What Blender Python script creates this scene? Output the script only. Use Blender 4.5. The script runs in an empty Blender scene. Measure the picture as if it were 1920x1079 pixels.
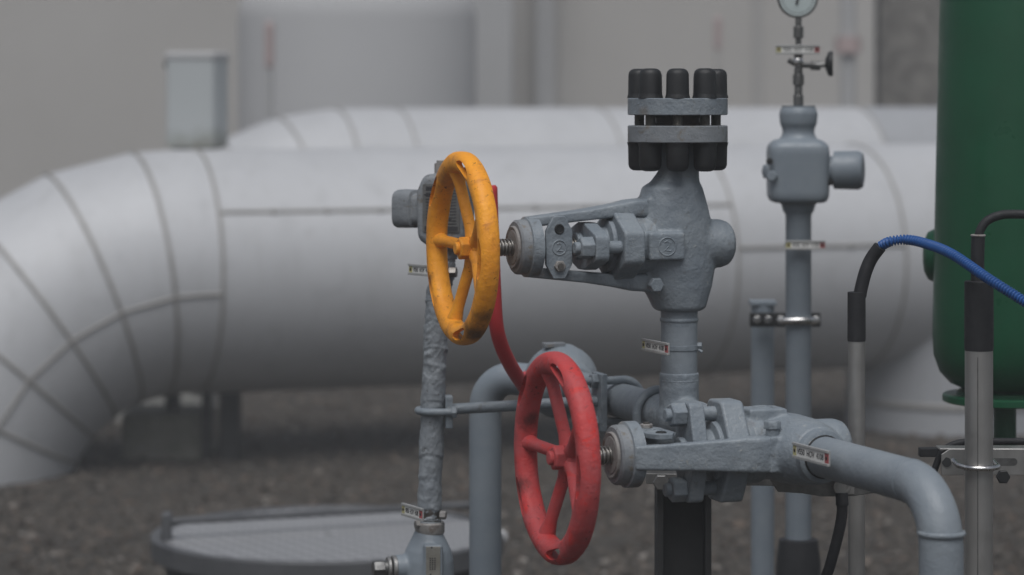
import bpy, bmesh, math, random
from math import pi, sin, cos, radians as R_, sqrt
from mathutils import Vector, Matrix, noise
random.seed(7)
S = bpy.context.scene
COL = S.collection
HAZE = .0098
F = 5000.0           # focal length in photograph pixels (1920 wide)
H = 1.30             # camera height over the gravel
HZ = 180.0           # horizon row
V3 = Vector
Z = V3((0, 0, 1))

def P(px, py, Y):
    return V3(((px - 960) / F * Y, Y, H - (py - HZ) / F * Y))

# ------------------------------------------------------------------ materials
def srgb(r, g, b):
    f = lambda c: (c / 255 / 12.92) if c / 255 <= 0.04045 else ((c / 255 + 0.055) / 1.055) ** 2.4
    return (f(r), f(g), f(b))

class NT:
    def __init__(s, name):
        s.m = bpy.data.materials.new(name); s.m.use_nodes = True
        s.t = s.m.node_tree; s.b = s.t.nodes['Principled BSDF']
        s.tc = s.t.nodes.new('ShaderNodeTexCoord')
    def n(s, kind, **kw):
        nd = s.t.nodes.new(kind)
        for k, v in kw.items():
            if k in nd.inputs: nd.inputs[k].default_value = v
            else: setattr(nd, k, v)
        return nd
    def l(s, a, b): s.t.links.new(a, b)
    def noise(s, scale, detail=4, rough=0.6, dist=0.0, stretch=None):
        nd = s.n('ShaderNodeTexNoise', Scale=scale, Detail=detail, Roughness=rough, Distortion=dist)
        src = s.tc.outputs['Object']
        if stretch:
            mp = s.n('ShaderNodeMapping'); mp.inputs['Scale'].default_value = stretch
            s.l(src, mp.inputs['Vector']); src = mp.outputs['Vector']
        s.l(src, nd.inputs['Vector']); return nd.outputs['Fac']
    def ramp(s, fac, lo, hi, c0=(0, 0, 0), c1=(1, 1, 1)):
        r = s.n('ShaderNodeValToRGB'); e = r.color_ramp.elements
        e[0].position = lo; e[1].position = hi
        e[0].color = (*c0, 1); e[1].color = (*c1, 1)
        s.l(fac, r.inputs['Fac']); return r.outputs['Color']
    def mix(s, fac, a, b):
        m = s.n('ShaderNodeMix', data_type='RGBA')
        for sock, v in ((m.inputs[0], fac), (m.inputs[6], a), (m.inputs[7], b)):
            if isinstance(v, tuple): sock.default_value = (*v, 1)
            elif isinstance(v, (int, float)): sock.default_value = v
            else: s.l(v, sock)
        return m.outputs[2]
    def bump(s, h, strength=0.3, dist=0.002, prev=None):
        b = s.n('ShaderNodeBump', Strength=strength, Distance=dist)
        s.l(h, b.inputs['Height'])
        if prev is not None: s.l(prev, b.inputs['Normal'])
        return b.outputs['Normal']
    def fin(s, col, rough, metal=0.0, nrm=None, spec=0.5):
        for k, v in (('Base Color', col), ('Roughness', rough), ('Metallic', metal)):
            i = s.b.inputs[k]
            if isinstance(v, tuple): i.default_value = (*v, 1)
            elif isinstance(v, (int, float)): i.default_value = v
            else: s.l(v, i)
        s.b.inputs['Specular IOR Level'].default_value = spec
        if nrm is not None: s.l(nrm, s.b.inputs['Normal'])
        return s.m

def paint(name, base, base2, dirt, rough=0.45, dirt_lo=0.62, dirt_hi=0.72, bumps=0.35, bscale=260, spec=0.4, chips=None, spots=()):
    t = NT(name)
    a = t.ramp(t.noise(22, 5, .65), .36, .66)
    c = t.mix(a, base, base2)
    d = t.ramp(t.noise(38, 8, .72, 0.6), dirt_lo, dirt_hi)
    c = t.mix(d, c, dirt)
    if chips:
        k = t.ramp(t.noise(190, 4, .6, 1.0), .635, .66)
        k2 = t.ramp(t.noise(18, 3, .6), .47, .58)
        m = t.n('ShaderNodeMath', operation='MULTIPLY'); t.l(k, m.inputs[0]); t.l(k2, m.inputs[1])
        c = t.mix(m.outputs[0], c, chips)
    for (loc, rad, scol, st) in spots:
        vm = t.n('ShaderNodeVectorMath', operation='DISTANCE'); t.l(t.tc.outputs['Object'], vm.inputs[0]); vm.inputs[1].default_value = loc
        nz = t.noise(70, 6, .7); ad = t.n('ShaderNodeMath', operation='MULTIPLY_ADD'); t.l(nz, ad.inputs[0]); ad.inputs[1].default_value = rad * 1.6; t.l(vm.outputs['Value'], ad.inputs[2])
        k = t.ramp(ad.outputs[0], rad * 1.1, rad * 1.9, (st,) * 3, (0, 0, 0)); c = t.mix(k, c, scol)
    n1 = t.bump(t.noise(bscale, 3, .55, .4), bumps, .0012)
    n2 = t.bump(t.noise(bscale * .22, 3, .5, 0), bumps * .8, .004, n1)
    rg = t.ramp(t.noise(60, 4), .3, .75, (rough - .08,) * 3, (rough + .15,) * 3)
    return t.fin(c, rg, 0, n2, spec)

def plain(name, c, c2, rough, metal=0.0, scale=40, bumps=.1, bscale=300, spec=.5, stretch=None):
    t = NT(name)
    a = t.ramp(t.noise(scale, 5, .65, 0, stretch), .35, .68)
    col = t.mix(a, c, c2)
    nb = t.bump(t.noise(bscale, 3, .6), bumps, .001)
    rg = t.ramp(t.noise(scale * 1.7, 4), .3, .75, (max(.05, rough - .07),) * 3, (rough + .12,) * 3)
    return t.fin(col, rg, metal, nb, spec)

M = {}
PHI = R_(18.6)
_U = V3((-cos(PHI), -sin(PHI), 0)); _V = V3((sin(PHI), -cos(PHI), 0))
M['grey'] = paint('grey_paint', (.162, .190, .216), (.212, .240, .262), (.095, .09, .082), .44, .60, .76, .75, 230, .4, (.30, .31, .30),
    tuple((tuple(_U * u + _V * v + Z * z), r, c, st) for u, v, z, r, c, st in (
        (.062, .03, .040, .010, (.10, .07, .045), .55), (.205, .02, -.036, .012, (.12, .085, .06), .6), (.155, .02, -.02, .012, (.06, .058, .055), .6),
        (.03, .05, -.046, .008, (.09, .07, .05), .5), (.215, -.01, .038, .010, (.28, .26, .23), .6), (.09, -.01, .055, .010, (.30, .29, .27), .5))))
M['grey_pipe'] = paint('grey_pipe_paint', (.178, .205, .230), (.205, .232, .254), (.12, .125, .12), .44, .68, .82, .30, 330, .4)
M['grey_tape'] = paint('grey_tape', (.185, .205, .225), (.23, .25, .265), (.09, .085, .075), .5, .62, .78, 1.0, 130, .4, (.05, .045, .04))
M['grey_far'] = paint('grey_gloss', (.175, .206, .236), (.20, .23, .256), (.12, .125, .12), .42, .7, .85, .15, 120, .45)
M['grey_weather'] = paint('grey_weathered', (.165, .18, .195), (.205, .22, .232), (.14, .115, .08), .5, .56, .68, .5, 240, .4, (.06, .045, .03))
def rim_pt(deg, r=.1125, u=.303): return tuple(_U * u + (_V * cos(R_(deg)) + Z * sin(R_(deg))) * r)
M['orange'] = paint('orange_paint', (.86, .355, .022), (.74, .28, .022), (.42, .15, .03), .5, .55, .74, .5, 320, .35, (.07, .03, .012),
    ((rim_pt(-58, .122), .026, (.045, .026, .012), .85), (rim_pt(-42, .122), .018, (.09, .045, .015), .7), (rim_pt(122), .030, (.32, .16, .07), .7), (rim_pt(-100), .016, (.09, .04, .015), .8), (rim_pt(205, .112, .315), .012, (.10, .04, .012), .8)))
M['red'] = paint('red_paint', (.45, .046, .046), (.38, .072, .076), (.52, .024, .018), .55, .54, .68, .6, 280, .3, (.035, .015, .014),
    ((rim_pt(160, .105), .016, (.03, .014, .012), .9), (rim_pt(206, .11, .315), .016, (.05, .018, .015), .85), (rim_pt(-20, .10), .012, (.05, .015, .012), .8)))
M['red_bar'] = paint('red_lever_paint', (.50, .034, .040), (.46, .040, .046), (.26, .03, .03), .45, .7, .85, .1, 200, .4)
M['black'] = plain('black_plastic', (.010, .011, .012), (.016, .017, .018), .5, 0, 60, .25, 400, .4)
M['rubber'] = plain('black_rubber', (.010, .011, .013), (.018, .018, .02), .62, 0, 50, .4, 200, .35)
M['steel'] = plain('bare_steel', (.20, .19, .175), (.11, .095, .085), .42, .85, 90, .3, 500)
M['rusty'] = paint('rusty_steel', (.20, .19, .18), (.27, .26, .25), (.11, .07, .05), .5, .54, .68, .6, 240, .4)
M['stainless'] = plain('stainless_steel', (.36, .355, .345), (.29, .285, .275), .40, .75, 30, .15, 500, .5, (1, 1, .15))
M['galv'] = plain('galvanised_steel', (.20, .20, .195), (.12, .12, .118), .42, .8, 45, .2, 300)
M['bright'] = plain('bright_steel', (.62, .61, .60), (.5, .5, .49), .25, 1.0, 60, .1, 300)
M['darkpost'] = plain('dark_steel', (.014, .015, .016), (.022, .022, .022), .6, 0, 20, .3, 200, .3)
M['green'] = plain('green_paint', (.002, .062, .025), (.002, .053, .021), .34, 0, 14, .12, 150, .4)
M['blue'] = plain('blue_plastic', (.014, .080, .27), (.012, .066, .22), .42, 0, 60, .1, 400, .4)
M['white'] = plain('white_label', (.66, .66, .64), (.58, .58, .56), .5, 0, 60, .05, 300, .4)
M['holder'] = plain('clear_holder', (.33, .335, .33), (.27, .27, .265), .35, 0, 60, .1, 300, .5)
M['yellow'] = plain('yellow_label', (.45, .42, .20), (.40, .37, .19), .5, 0, 60, .05, 300, .4)
M['redlab'] = plain('red_label', (.36, .08, .085), (.30, .08, .08), .5, 0, 60, .05, 300, .4)
M['ink'] = plain('black_ink', (.03, .03, .035), (.04, .04, .04), .6, 0, 60, .05, 300, .3)
M['plate'] = plain('nameplate', (.24, .235, .21), (.17, .16, .135), .5, .3, 55, .25, 300)
M['plate_dark'] = plain('etched_plate', (.15, .152, .15), (.11, .11, .105), .45, .4, 55, .25, 300)
M['gasket'] = plain('gasket', (.02, .018, .017), (.05, .03, .02), .6, 0, 80, .3, 300)
M['thread'] = plain('thread_steel', (.36, .35, .33), (.24, .225, .205), .34, .85, 120, .3, 500)
M['concrete'] = plain('concrete', (.24, .23, .20), (.14, .14, .11), .85, 0, 9, .5, 60, .3)
M['pale_concrete'] = plain('pale_concrete', (.34, .34, .325), (.25, .25, .235), .85, 0, 7, .5, 60, .3)
M['lid'] = None
M['gauge_face'] = plain('gauge_face', (.44, .50, .50), (.40, .46, .46), .3, 0, 30, .02, 300)
M['box'] = None

def cladding(name, base, metal=.10, rough=.55):
    t = NT(name)
    a = t.ramp(t.noise(1.7, 4, .6), .35, .7)
    c = t.mix(a, base, tuple(x * .9 for x in base))
    st = t.ramp(t.noise(9, 6, .7, .5), .55, .80)
    c = t.mix(st, c, tuple(x * .80 for x in base))
    rn = t.ramp(t.noise(4, 7, .7, .2, (5, 5, .55)), .52, .72, (0, 0, 0), (.35, .35, .35))
    c = t.mix(rn, c, tuple(x * q for x, q in zip(base, (.70, .69, .66))))
    nb = t.bump(t.noise(2.2, 2, .5), .12, .03)
    rg = t.ramp(t.noise(5, 5), .3, .75, (rough - .04,) * 3, (rough + .10,) * 3)
    return t.fin(c, rg, metal, nb, .35)
M['clad'] = cladding('aluminium_cladding', (.455, .463, .475))
M['clad_dark'] = cladding('dull_shaded_cladding', (.32, .33, .345), .08, .6)  # darker sheet at the rear pipe's end; painted-in shade on the down leg
M['seam'] = plain('sealed_seam', (.235, .228, .215), (.30, .292, .28), .6, .2, 12, .2, 60, .4)

def ground_mat():
    t = NT('gravel')
    v = t.n('ShaderNodeTexVoronoi', Scale=38.0); t.l(t.tc.outputs['Object'], v.inputs['Vector'])
    c = t.ramp(v.outputs['Color'], .05, .95, (.021, .018, .015), (.098, .087, .073))
    b = t.ramp(t.noise(1.3, 5, .7), .35, .7)
    c = t.mix(b, c, (.044, .041, .037))
    h = t.n('ShaderNodeMath', operation='SUBTRACT'); h.inputs[0].default_value = 1
    t.l(v.outputs['Distance'], h.inputs[1])
    return t.fin(c, .9, 0, t.bump(h.outputs[0], .9, .02), .2)
M['gravel'] = ground_mat()
def stone_mat():
    t = NT('loose_stone')
    g = t.n('ShaderNodeNewGeometry')
    r = t.n('ShaderNodeValToRGB'); t.l(g.outputs['Random Per Island'], r.inputs['Fac'])
    cr = r.color_ramp; cr.interpolation = 'LINEAR'
    cols = [(0, (.022, .018, .015)), (.3, (.056, .047, .038)), (.55, (.105, .092, .078)), (.72, (.048, .042, .038)), (.86, (.105, .080, .062)), (.96, (.13, .115, .10)), (1, (.22, .205, .185))]
    cr.elements[0].position = 0; cr.elements[0].color = (*cols[0][1], 1)
    cr.elements[1].position = 1; cr.elements[1].color = (*cols[-1][1], 1)
    for p, c in cols[1:-1]:
        e = cr.elements.new(p); e.color = (*c, 1)
    return t.fin(r.outputs['Color'], .85, 0, t.bump(t.noise(120, 4), .4, .004), .25)
M['stone'] = stone_mat()

def lid_mat():
    t = NT('checker_plate')
    mp = t.n('ShaderNodeMapping'); t.l(t.tc.outputs['Object'], mp.inputs['Vector'])
    mp.inputs['Rotation'].default_value = (0, 0, R_(14))
    ck = t.n('ShaderNodeTexChecker', Scale=38.0); t.l(mp.outputs[0], ck.inputs['Vector'])
    a = t.ramp(t.noise(7, 6, .7), .35, .7)
    c = t.mix(a, (.33, .335, .345), (.40, .405, .415))
    c2 = t.mix(ck.outputs['Fac'], c, (.21, .213, .22))
    return t.fin(c2, .5, .35, t.bump(ck.outputs['Fac'], .6, .004), .5)
M['lid'] = lid_mat()
M['lid_rim'] = plain('lid_rim', (.07, .073, .078), (.10, .103, .108), .5, .3, 12, .3, 80)

def box_mat():
    t = NT('mossy_sheet_metal')
    n = t.noise(11, 6, .7)
    sx = t.n('ShaderNodeSeparateXYZ'); t.l(t.tc.outputs['Object'], sx.inputs[0])
    a = t.n('ShaderNodeMath', operation='MULTIPLY_ADD'); a.inputs[1].default_value = .16; a.inputs[2].default_value = -.01
    t.l(n, a.inputs[0])
    s = t.n('ShaderNodeMath', operation='SUBTRACT'); t.l(a.outputs[0], s.inputs[0]); t.l(sx.outputs['Z'], s.inputs[1])
    m = t.ramp(s.outputs[0], -.09, .10)
    c = t.mix(m, (.40, .425, .43), (.15, .15, .115))
    return t.fin(c, .85, 0, t.bump(t.noise(60, 3), .15, .003), .2)
M['box'] = box_mat()

def wall_mat(name, a, b, scale=.7, joint=None):
    t = NT(name)
    c = t.mix(t.ramp(t.noise(scale, 4, .6), .3, .7), a, b)
    return t.fin(c, .85, 0, t.bump(t.noise(30, 3), .2, .01), .25)
M['beige'] = wall_mat('beige_panel', (.365, .352, .332), (.40, .387, .367))
M['joint'] = wall_mat('panel_joint', (.33, .322, .31), (.35, .342, .33))
M['pale'] = wall_mat('pale_paint', (.395, .398, .402), (.43, .43, .432))
M['bluegrey'] = wall_mat('blue_grey_paint', (.345, .346, .345), (.372, .373, .372))
M['rosy'] = wall_mat('faded_red_paint', (.36, .28, .27), (.39, .31, .30))
M['roughcast'] = wall_mat('roughcast', (.06, .055, .048), (.21, .198, .178), 9.0)

# ------------------------------------------------------------------ mesh tools
def frame(o, z, x=None):
    z = z.normalized()
    if x is None: x = V3((1, 0, 0)) if abs(z.x) < .8 else V3((0, 1, 0))
    y = z.cross(x).normalized(); x = y.cross(z).normalized()
    m = Matrix.Identity(4)
    for i in range(3):
        m[i][0], m[i][1], m[i][2], m[i][3] = x[i], y[i], z[i], o[i]
    return m

class MB:
    def __init__(s): s.bm = bmesh.new()
    def loft(s, rings, cap=True, closed=False):
        rows = [[s.bm.verts.new(v) for v in r] for r in rings]
        n = len(rows[0]); k = len(rows)
        for i in range(k if closed else k - 1):
            a, b = rows[i], rows[(i + 1) % k]
            for j in range(n):
                s.bm.faces.new((a[j], a[(j + 1) % n], b[(j + 1) % n], b[j]))
        if cap and not closed:
            s.bm.faces.new(list(reversed(rows[0]))); s.bm.faces.new(rows[-1])
        return s
    def lathe(s, prof, m, seg=40):
        s.loft([[m @ V3((r * cos(2 * pi * j / seg), r * sin(2 * pi * j / seg), h)) for j in range(seg)] for h, r in prof]); return s
    def cyl(s, a, b, r, r2=None, seg=28, ch=0):
        d = (b - a); L = d.length; r2 = r if r2 is None else r2
        pr = [(0, r), (L, r2)] if not ch else [(0, r - ch), (ch, r), (L - ch, r2), (L, r2 - ch)]
        return s.lathe(pr, frame(a, d), seg)
    def tube(s, pts, r, seg=20, cap=True, ang=0):
        pts = [V3(p) for p in pts]; n = len(pts)
        rad = r if callable(r) else (lambda i, a: r)
        tang = [(pts[min(i + 1, n - 1)] - pts[max(i - 1, 0)]).normalized() for i in range(n)]
        x = frame(pts[0], tang[0]).col[0].to_3d(); rings = []
        for i in range(n):
            x = (x - tang[i] * x.dot(tang[i])).normalized(); y = tang[i].cross(x)
            rings.append([pts[i] + (x * cos(2 * pi * j / seg + ang) + y * sin(2 * pi * j / seg + ang)) * rad(i, 2 * pi * j / seg) for j in range(seg)])
        return s.loft(rings, cap)
    def prism(s, poly, m, z0, z1):
        return s.loft([[m @ V3((x, y, z)) for x, y in poly] for z in (z0, z1)])
    def box(s, c, sx, sy, sz, m=None):
        m = m or Matrix.Identity(4)
        q = [(-sx, -sy), (sx, -sy), (sx, sy), (-sx, sy)]
        return s.loft([[m @ (V3(c) + V3((x, y, z))) for x, y in q] for z in (-sz, sz)])
    def hexn(s, a, d, r, h, seg=6, rot=0, dome=.12):
        m = frame(a, d)
        ring = lambda rr, z: [m @ V3((rr * cos(2 * pi * j / seg + rot), rr * sin(2 * pi * j / seg + rot), z)) for j in range(seg)]
        return s.loft([ring(r, 0), ring(r, h * (1 - dome)), ring(r * .88, h)])
    def torus(s, m, R, r, seg=64, sub=14, rz=None, a0=0, a1=2 * pi):
        full = abs(a1 - a0 - 2 * pi) < 1e-6; rz = r if rz is None else rz
        k = seg if full else seg + 1; rings = []
        for i in range(k):
            a = a0 + (a1 - a0) * i / seg
            rings.append([m @ V3(((R + r * cos(b)) * cos(a), (R + r * cos(b)) * sin(a), rz * sin(b))) for b in [2 * pi * j / sub for j in range(sub)]])
        return s.loft(rings, True, full)
    def sphere(s, c, r, seg=20, sc=(1, 1, 1), m=None):
        m = m or Matrix.Translation(c)
        k = seg // 2; pr = []
        for i in range(1, k): pr.append((-cos(pi * i / k) * r * sc[2], sin(pi * i / k) * r))
        return s.lathe(pr, m, seg)

def rootloc(o):
    l = V3((0, 0, 0))
    while o is not None: l = l + o.location; o = o.parent
    return l

def obj(name, mb, mat, parent=None, smooth=35, bevel=0, seg=2, remesh=0, sm=6, loc=None, label=None):
    bm = mb.bm
    bmesh.ops.recalc_face_normals(bm, faces=bm.faces)
    off = rootloc(parent) if parent else (V3(loc) if loc is not None else V3((0, 0, 0)))
    bmesh.ops.translate(bm, verts=bm.verts, vec=-off)
    me = bpy.data.meshes.new(name); bm.to_mesh(me); bm.free()
    me.polygons.foreach_set('use_smooth', [True] * len(me.polygons))
    if smooth < 180 and not remesh: me.set_sharp_from_angle(angle=R_(smooth))
    o = bpy.data.objects.new(name, me); COL.objects.link(o)
    o.data.materials.append(M[mat] if isinstance(mat, str) else mat)
    if parent: o.parent = parent
    elif loc is not None: o.location = loc
    if remesh:
        r = o.modifiers.new('Remesh', 'REMESH'); r.mode = 'VOXEL'; r.voxel_size = remesh; r.use_smooth_shade = True
        if sm:
            q = o.modifiers.new('Smooth', 'SMOOTH'); q.factor = .5; q.iterations = sm
    if bevel:
        b = o.modifiers.new('Bevel', 'BEVEL'); b.width = bevel; b.segments = seg; b.limit_method = 'ANGLE'; b.angle_limit = R_(40)
        b.harden_normals = False
    if label: o['label'] = label
    return o

def thing(name, label, cat, loc, group=None):
    o = bpy.data.objects.new(name, None); COL.objects.link(o)
    o.location = loc; o.empty_display_size = .05
    o['label'] = label; o['category'] = cat
    if group: o['group'] = group
    return o
def tag(o, label, cat, group=None):
    o['label'] = label; o['category'] = cat
    if group: o['group'] = group
    return o

def catmull(pts, k=10):
    pts = [V3(p) for p in pts]; q = [pts[0] * 2 - pts[1]] + pts + [pts[-1] * 2 - pts[-2]]; out = []
    for i in range(1, len(q) - 2):
        a, b, c, d = q[i - 1:i + 3]
        for j in range(k):
            t = j / k
            out.append(.5 * ((2 * b) + (c - a) * t + (2 * a - 5 * b + 4 * c - d) * t * t + (3 * b - a - 3 * c + d) * t ** 3))
    out.append(pts[-1]); return out
def bend(pts, rad, k=12):
    pts = [V3(p) for p in pts]; out = [pts[0]]
    for i in range(1, len(pts) - 1):
        a = (pts[i - 1] - pts[i]).normalized(); b = (pts[i + 1] - pts[i]).normalized()
        th = a.angle(b); d = rad / math.tan(th / 2); c = pts[i] + (a + b).normalized() * (rad / sin(th / 2))
        p0 = pts[i] + a * d - c; p1 = pts[i] + b * d - c
        ax = p0.cross(p1).normalized(); tot = p0.angle(p1)
        for j in range(k + 1): out.append(c + Matrix.Rotation(tot * j / k, 3, ax) @ p0)
    out.append(pts[-1]); return out
def rrect(w, h, r, k=4):
    o = []
    for cx, cy, a in ((w - r, h - r, 0), (-(w - r), h - r, 90), (-(w - r), -(h - r), 180), (w - r, -(h - r), 270)):
        for j in range(k + 1):
            t = R_(a + 90 * j / k); o.append((cx + r * cos(t), cy + r * sin(t)))
    return o
def roundpoly(poly, r, k=4):
    out = []; n = len(poly)
    for i in range(n):
        p = V3((*poly[i], 0)); a = (V3((*poly[i - 1], 0)) - p).normalized(); b = (V3((*poly[(i + 1) % n], 0)) - p).normalized()
        th = a.angle(b); d = min(r / math.tan(th / 2), .45 * (V3((*poly[i - 1], 0)) - p).length, .45 * (V3((*poly[(i + 1) % n], 0)) - p).length)
        p0 = p + a * d; p1 = p + b * d
        for j in range(k + 1):
            t = j / k; q = p0 * (1 - t) ** 2 + p * 2 * t * (1 - t) + p1 * t * t; out.append((q.x, q.y))
    return out

def lettering(txt, m, size, parent, mat='ink', depth=.0002, name='lettering', fit=None):
    c = bpy.data.curves.new('t', 'FONT'); c.body = txt; c.size = size; c.align_x = 'CENTER'; c.align_y = 'CENTER'; c.extrude = depth
    t = bpy.data.objects.new('t', c); COL.objects.link(t)
    bpy.context.view_layer.update()
    me = bpy.data.meshes.new_from_object(t.evaluated_get(bpy.context.evaluated_depsgraph_get()))
    bpy.data.objects.remove(t); bpy.data.curves.remove(c)
    if fit:
        xs = [v.co.x for v in me.vertices]; k = fit / (max(xs) - min(xs)); me.transform(Matrix.Diagonal((k, 1, 1, 1)))
    me.transform(Matrix.Translation(-rootloc(parent)) @ m); me.name = name
    me.materials.clear(); me.materials.append(M[mat])
    o = bpy.data.objects.new(name, me); COL.objects.link(o); o.parent = parent
    return o

# ------------------------------------------------------------------ ground and stones
g = MB(); g.loft([[V3((x, y, 0)) for x, y in ((-30, -12), (30, -12), (30, 48), (-30, 48))]], False)
g.bm.faces.new(list(g.bm.verts))
go = obj('ground', g, 'gravel'); go['kind'] = 'structure'

def stones():
    ico = bmesh.new(); bmesh.ops.create_icosphere(ico, subdivisions=1, radius=1)
    iv = [v.co.copy() for v in ico.verts]; ix = [[v.index for v in f.verts] for f in ico.faces]; ico.free()
    vs, fs = [], []
    def put(x, y, s):
        rot = Matrix.Rotation(random.uniform(0, 6.28), 3, 'Z') @ Matrix.Rotation(random.uniform(-.5, .5), 3, 'X')
        sc = V3((s * random.uniform(.8, 1.4), s * random.uniform(.7, 1.1), s * random.uniform(.45, .8)))
        b = len(vs)
        for v in iv:
            q = rot @ V3((v.x * sc.x, v.y * sc.y, v.z * sc.z)) * random.uniform(.85, 1.12)
            vs.append((q.x + x, q.y + y, q.z + s * .25))
        fs.extend([[b + i for i in f] for f in ix])
    for k in range(24000):
        y = 5.6 + 7.2 * random.random() ** 1.15
        x = random.uniform(-.23, .23) * y
        put(x, y, random.uniform(.005, .011) if random.random() < .88 else random.uniform(.011, .020))
    me = bpy.data.meshes.new('gravel_stones'); me.from_pydata(vs, [], fs)
    me.materials.append(M['stone'])
    o = bpy.data.objects.new('gravel_stones', me); COL.objects.link(o); o['kind'] = 'stuff'
    o['label'] = 'loose brown and grey gravel stones covering the ground'; o['category'] = 'gravel'
stones()

# ------------------------------------------------------------------ clad pipelines
TH = R_(20)
AX = V3((cos(TH), sin(TH), 0)); NR = V3((sin(TH), -cos(TH), 0))     # axis, near side

def clad_pipe(label, ref, rad, s0, s1, rings, long_seams, angles, brad, extra=None, group='clad pipelines'):
    """straight run from s0 to s1 along AX through ref, with an elbow turning down at s0"""
    base = V3((ref.x, ref.y, 0))
    t = thing('insulated_pipe', label, 'pipeline', base, group)
    seg = 96
    circ = lambda c, up, r: [c + (NR * cos(2 * pi * j / seg) + up * sin(2 * pi * j / seg)) * r for j in range(seg)]
    cuts = [s0] + [x for x in rings if s0 < x < s1] + [s1]
    for k in range(len(cuts) - 1):
        b = MB(); b.loft([circ(ref + AX * cuts[k], Z, rad + .0015 * (k % 2)), circ(ref + AX * cuts[k + 1], Z, rad + .0015 * (k % 2))])
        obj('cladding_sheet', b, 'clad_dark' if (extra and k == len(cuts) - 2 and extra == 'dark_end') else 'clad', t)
    cen = ref + AX * s0 - Z * brad
    def at(a, r, phi):
        out = Z * cos(a) - AX * sin(a)
        return cen + out * (brad + r * sin(phi)) + NR * r * cos(phi)
    for k in range(len(angles) - 1):
        b = MB()
        b.loft([[at(R_(a), rad, 2 * pi * j / seg) for j in range(seg)] for a in (angles[k], angles[k + 1])])
        obj('elbow_segment', b, 'clad', t)
    w = .0065
    for x in rings:
        b = MB(); b.torus(frame(ref + AX * x, AX), rad + .002, .005, 96, 8, w)
        obj('seam_band', b, 'seam', t)
    for a in angles[1:-1]:
        a_ = R_(a); b = MB()
        out = Z * cos(a_) - AX * sin(a_); tg = -AX * cos(a_) - Z * sin(a_)
        b.torus(frame(cen + out * brad, tg), rad + .002, .005, 96, 8, w + .001)
        obj('seam_band', b, 'seam', t)
    for (xa, xb, phi) in long_seams:
        d = NR * cos(R_(phi)) + Z * sin(R_(phi))
        b = MB(); b.tube([ref + AX * xa + d * rad, ref + AX * xb + d * rad], .008, 8)
        o = obj('lap_seam', b, 'seam', t)
        n = int(abs(xb - xa) / .19)
        for i in range(1, n):
            c = MB(); c.sphere(ref + AX * (xa + (xb - xa) * i / n) + d * rad, .013, 10); obj('rivet', c, 'seam', o)
    d7 = NR * cos(R_(-7)) + Z * sin(R_(-7))
    b = MB(); b.tube([ref + AX * rings[0] + d7 * (rad + .001)] + [at(R_(a), rad + .001, R_(-7)) for a in angles], .006, 8)
    obj('lap_seam', b, 'seam', t)
    return t, cen

pA = P(400, 508, 9.55)
main, cA = clad_pipe('wide silver clad pipe nearest the valves, with a segmented elbow bending down on the left', pA, .435, -.139, 3.5,
    [-.07, 1.864, 2.557], [(-.07, 1.864, 31), (1.864, 2.557, 9)], [0, 7, 21, 35, 49, 63, 77, 91, 97], .84)
LG = pA + AX * 3.0
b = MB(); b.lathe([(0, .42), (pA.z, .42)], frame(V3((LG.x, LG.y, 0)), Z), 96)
obj('down_leg', b, 'clad_dark', main)  # leg's weaker light is put into its darker cladding colour
b = MB(); b.torus(frame(V3((LG.x, LG.y, .11)), Z), .423, .006, 96, 8, .012)
obj('seam_band', b, 'seam', main)

pB = P(645, 203, 13.0) - Z * .435
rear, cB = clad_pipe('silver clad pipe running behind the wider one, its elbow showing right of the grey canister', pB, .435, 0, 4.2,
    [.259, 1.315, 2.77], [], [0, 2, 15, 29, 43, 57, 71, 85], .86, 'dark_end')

# supports under the pipe
t = thing('concrete_footing', 'mossy concrete block under the elbow of the silver pipe', 'footing', V3((P(312, 0, 9.6).x, 9.7, 0)))
b = MB(); b.box(t.location + V3((0, 0, .075)), .155, .16, .085)
obj('block', b, 'concrete', t, bevel=.012)
b = MB(); b.box(t.location + V3((.01, 0, .205)), .022, .06, .06)
obj('support_leg', b, 'darkpost', t, bevel=.003)
t2 = thing('concrete_plinth', 'pale low concrete plinth seen through the bend of the silver elbow', 'plinth', V3((P(270, 0, 10.6).x, 10.75, 0)))
b = MB(); b.box(t2.location + V3((0, 0, .06)), .26, .15, .06); obj('slab', b, 'pale_concrete', t2, bevel=.012)
t = thing('pipe_support', 'dark steel post pair carrying the silver pipe beside the concrete block', 'support', V3((P(435, 0, 9.6).x, 9.55, 0)))
for dx, w in ((0, .035), (-.085, .014)):
    b = MB(); b.box(t.location + V3((dx, 0, .135)), w, .05, .135)
    obj('post', b, 'darkpost', t, bevel=.003)

# cabinet on the pipe
q = P(370, 276, 9.6)
t = thing('cabinet', 'pale grey sheet metal cabinet with mossy base standing on top of the silver pipe', 'cabinet', q)
mq = Matrix.Translation(q) @ Matrix.Rotation(R_(-16), 4, 'Z')
b = MB(); b.prism(rrect(.093, .075, .016), mq, 0, .315); obj('shell', b, 'box', t, smooth=50)
b = MB(); b.prism(rrect(.097, .079, .016), mq, .312, .342); obj('lid', b, 'pale', t, smooth=50, bevel=.008)
b = MB(); b.sphere(mq @ V3((-.095, -.05, .295)), .014, 12); obj('latch', b, 'darkpost', t)
b = MB(); b.prism(rrect(.075, .06, .01), mq, -.06, .002); obj('plinth', b, 'darkpost', t)

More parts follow.
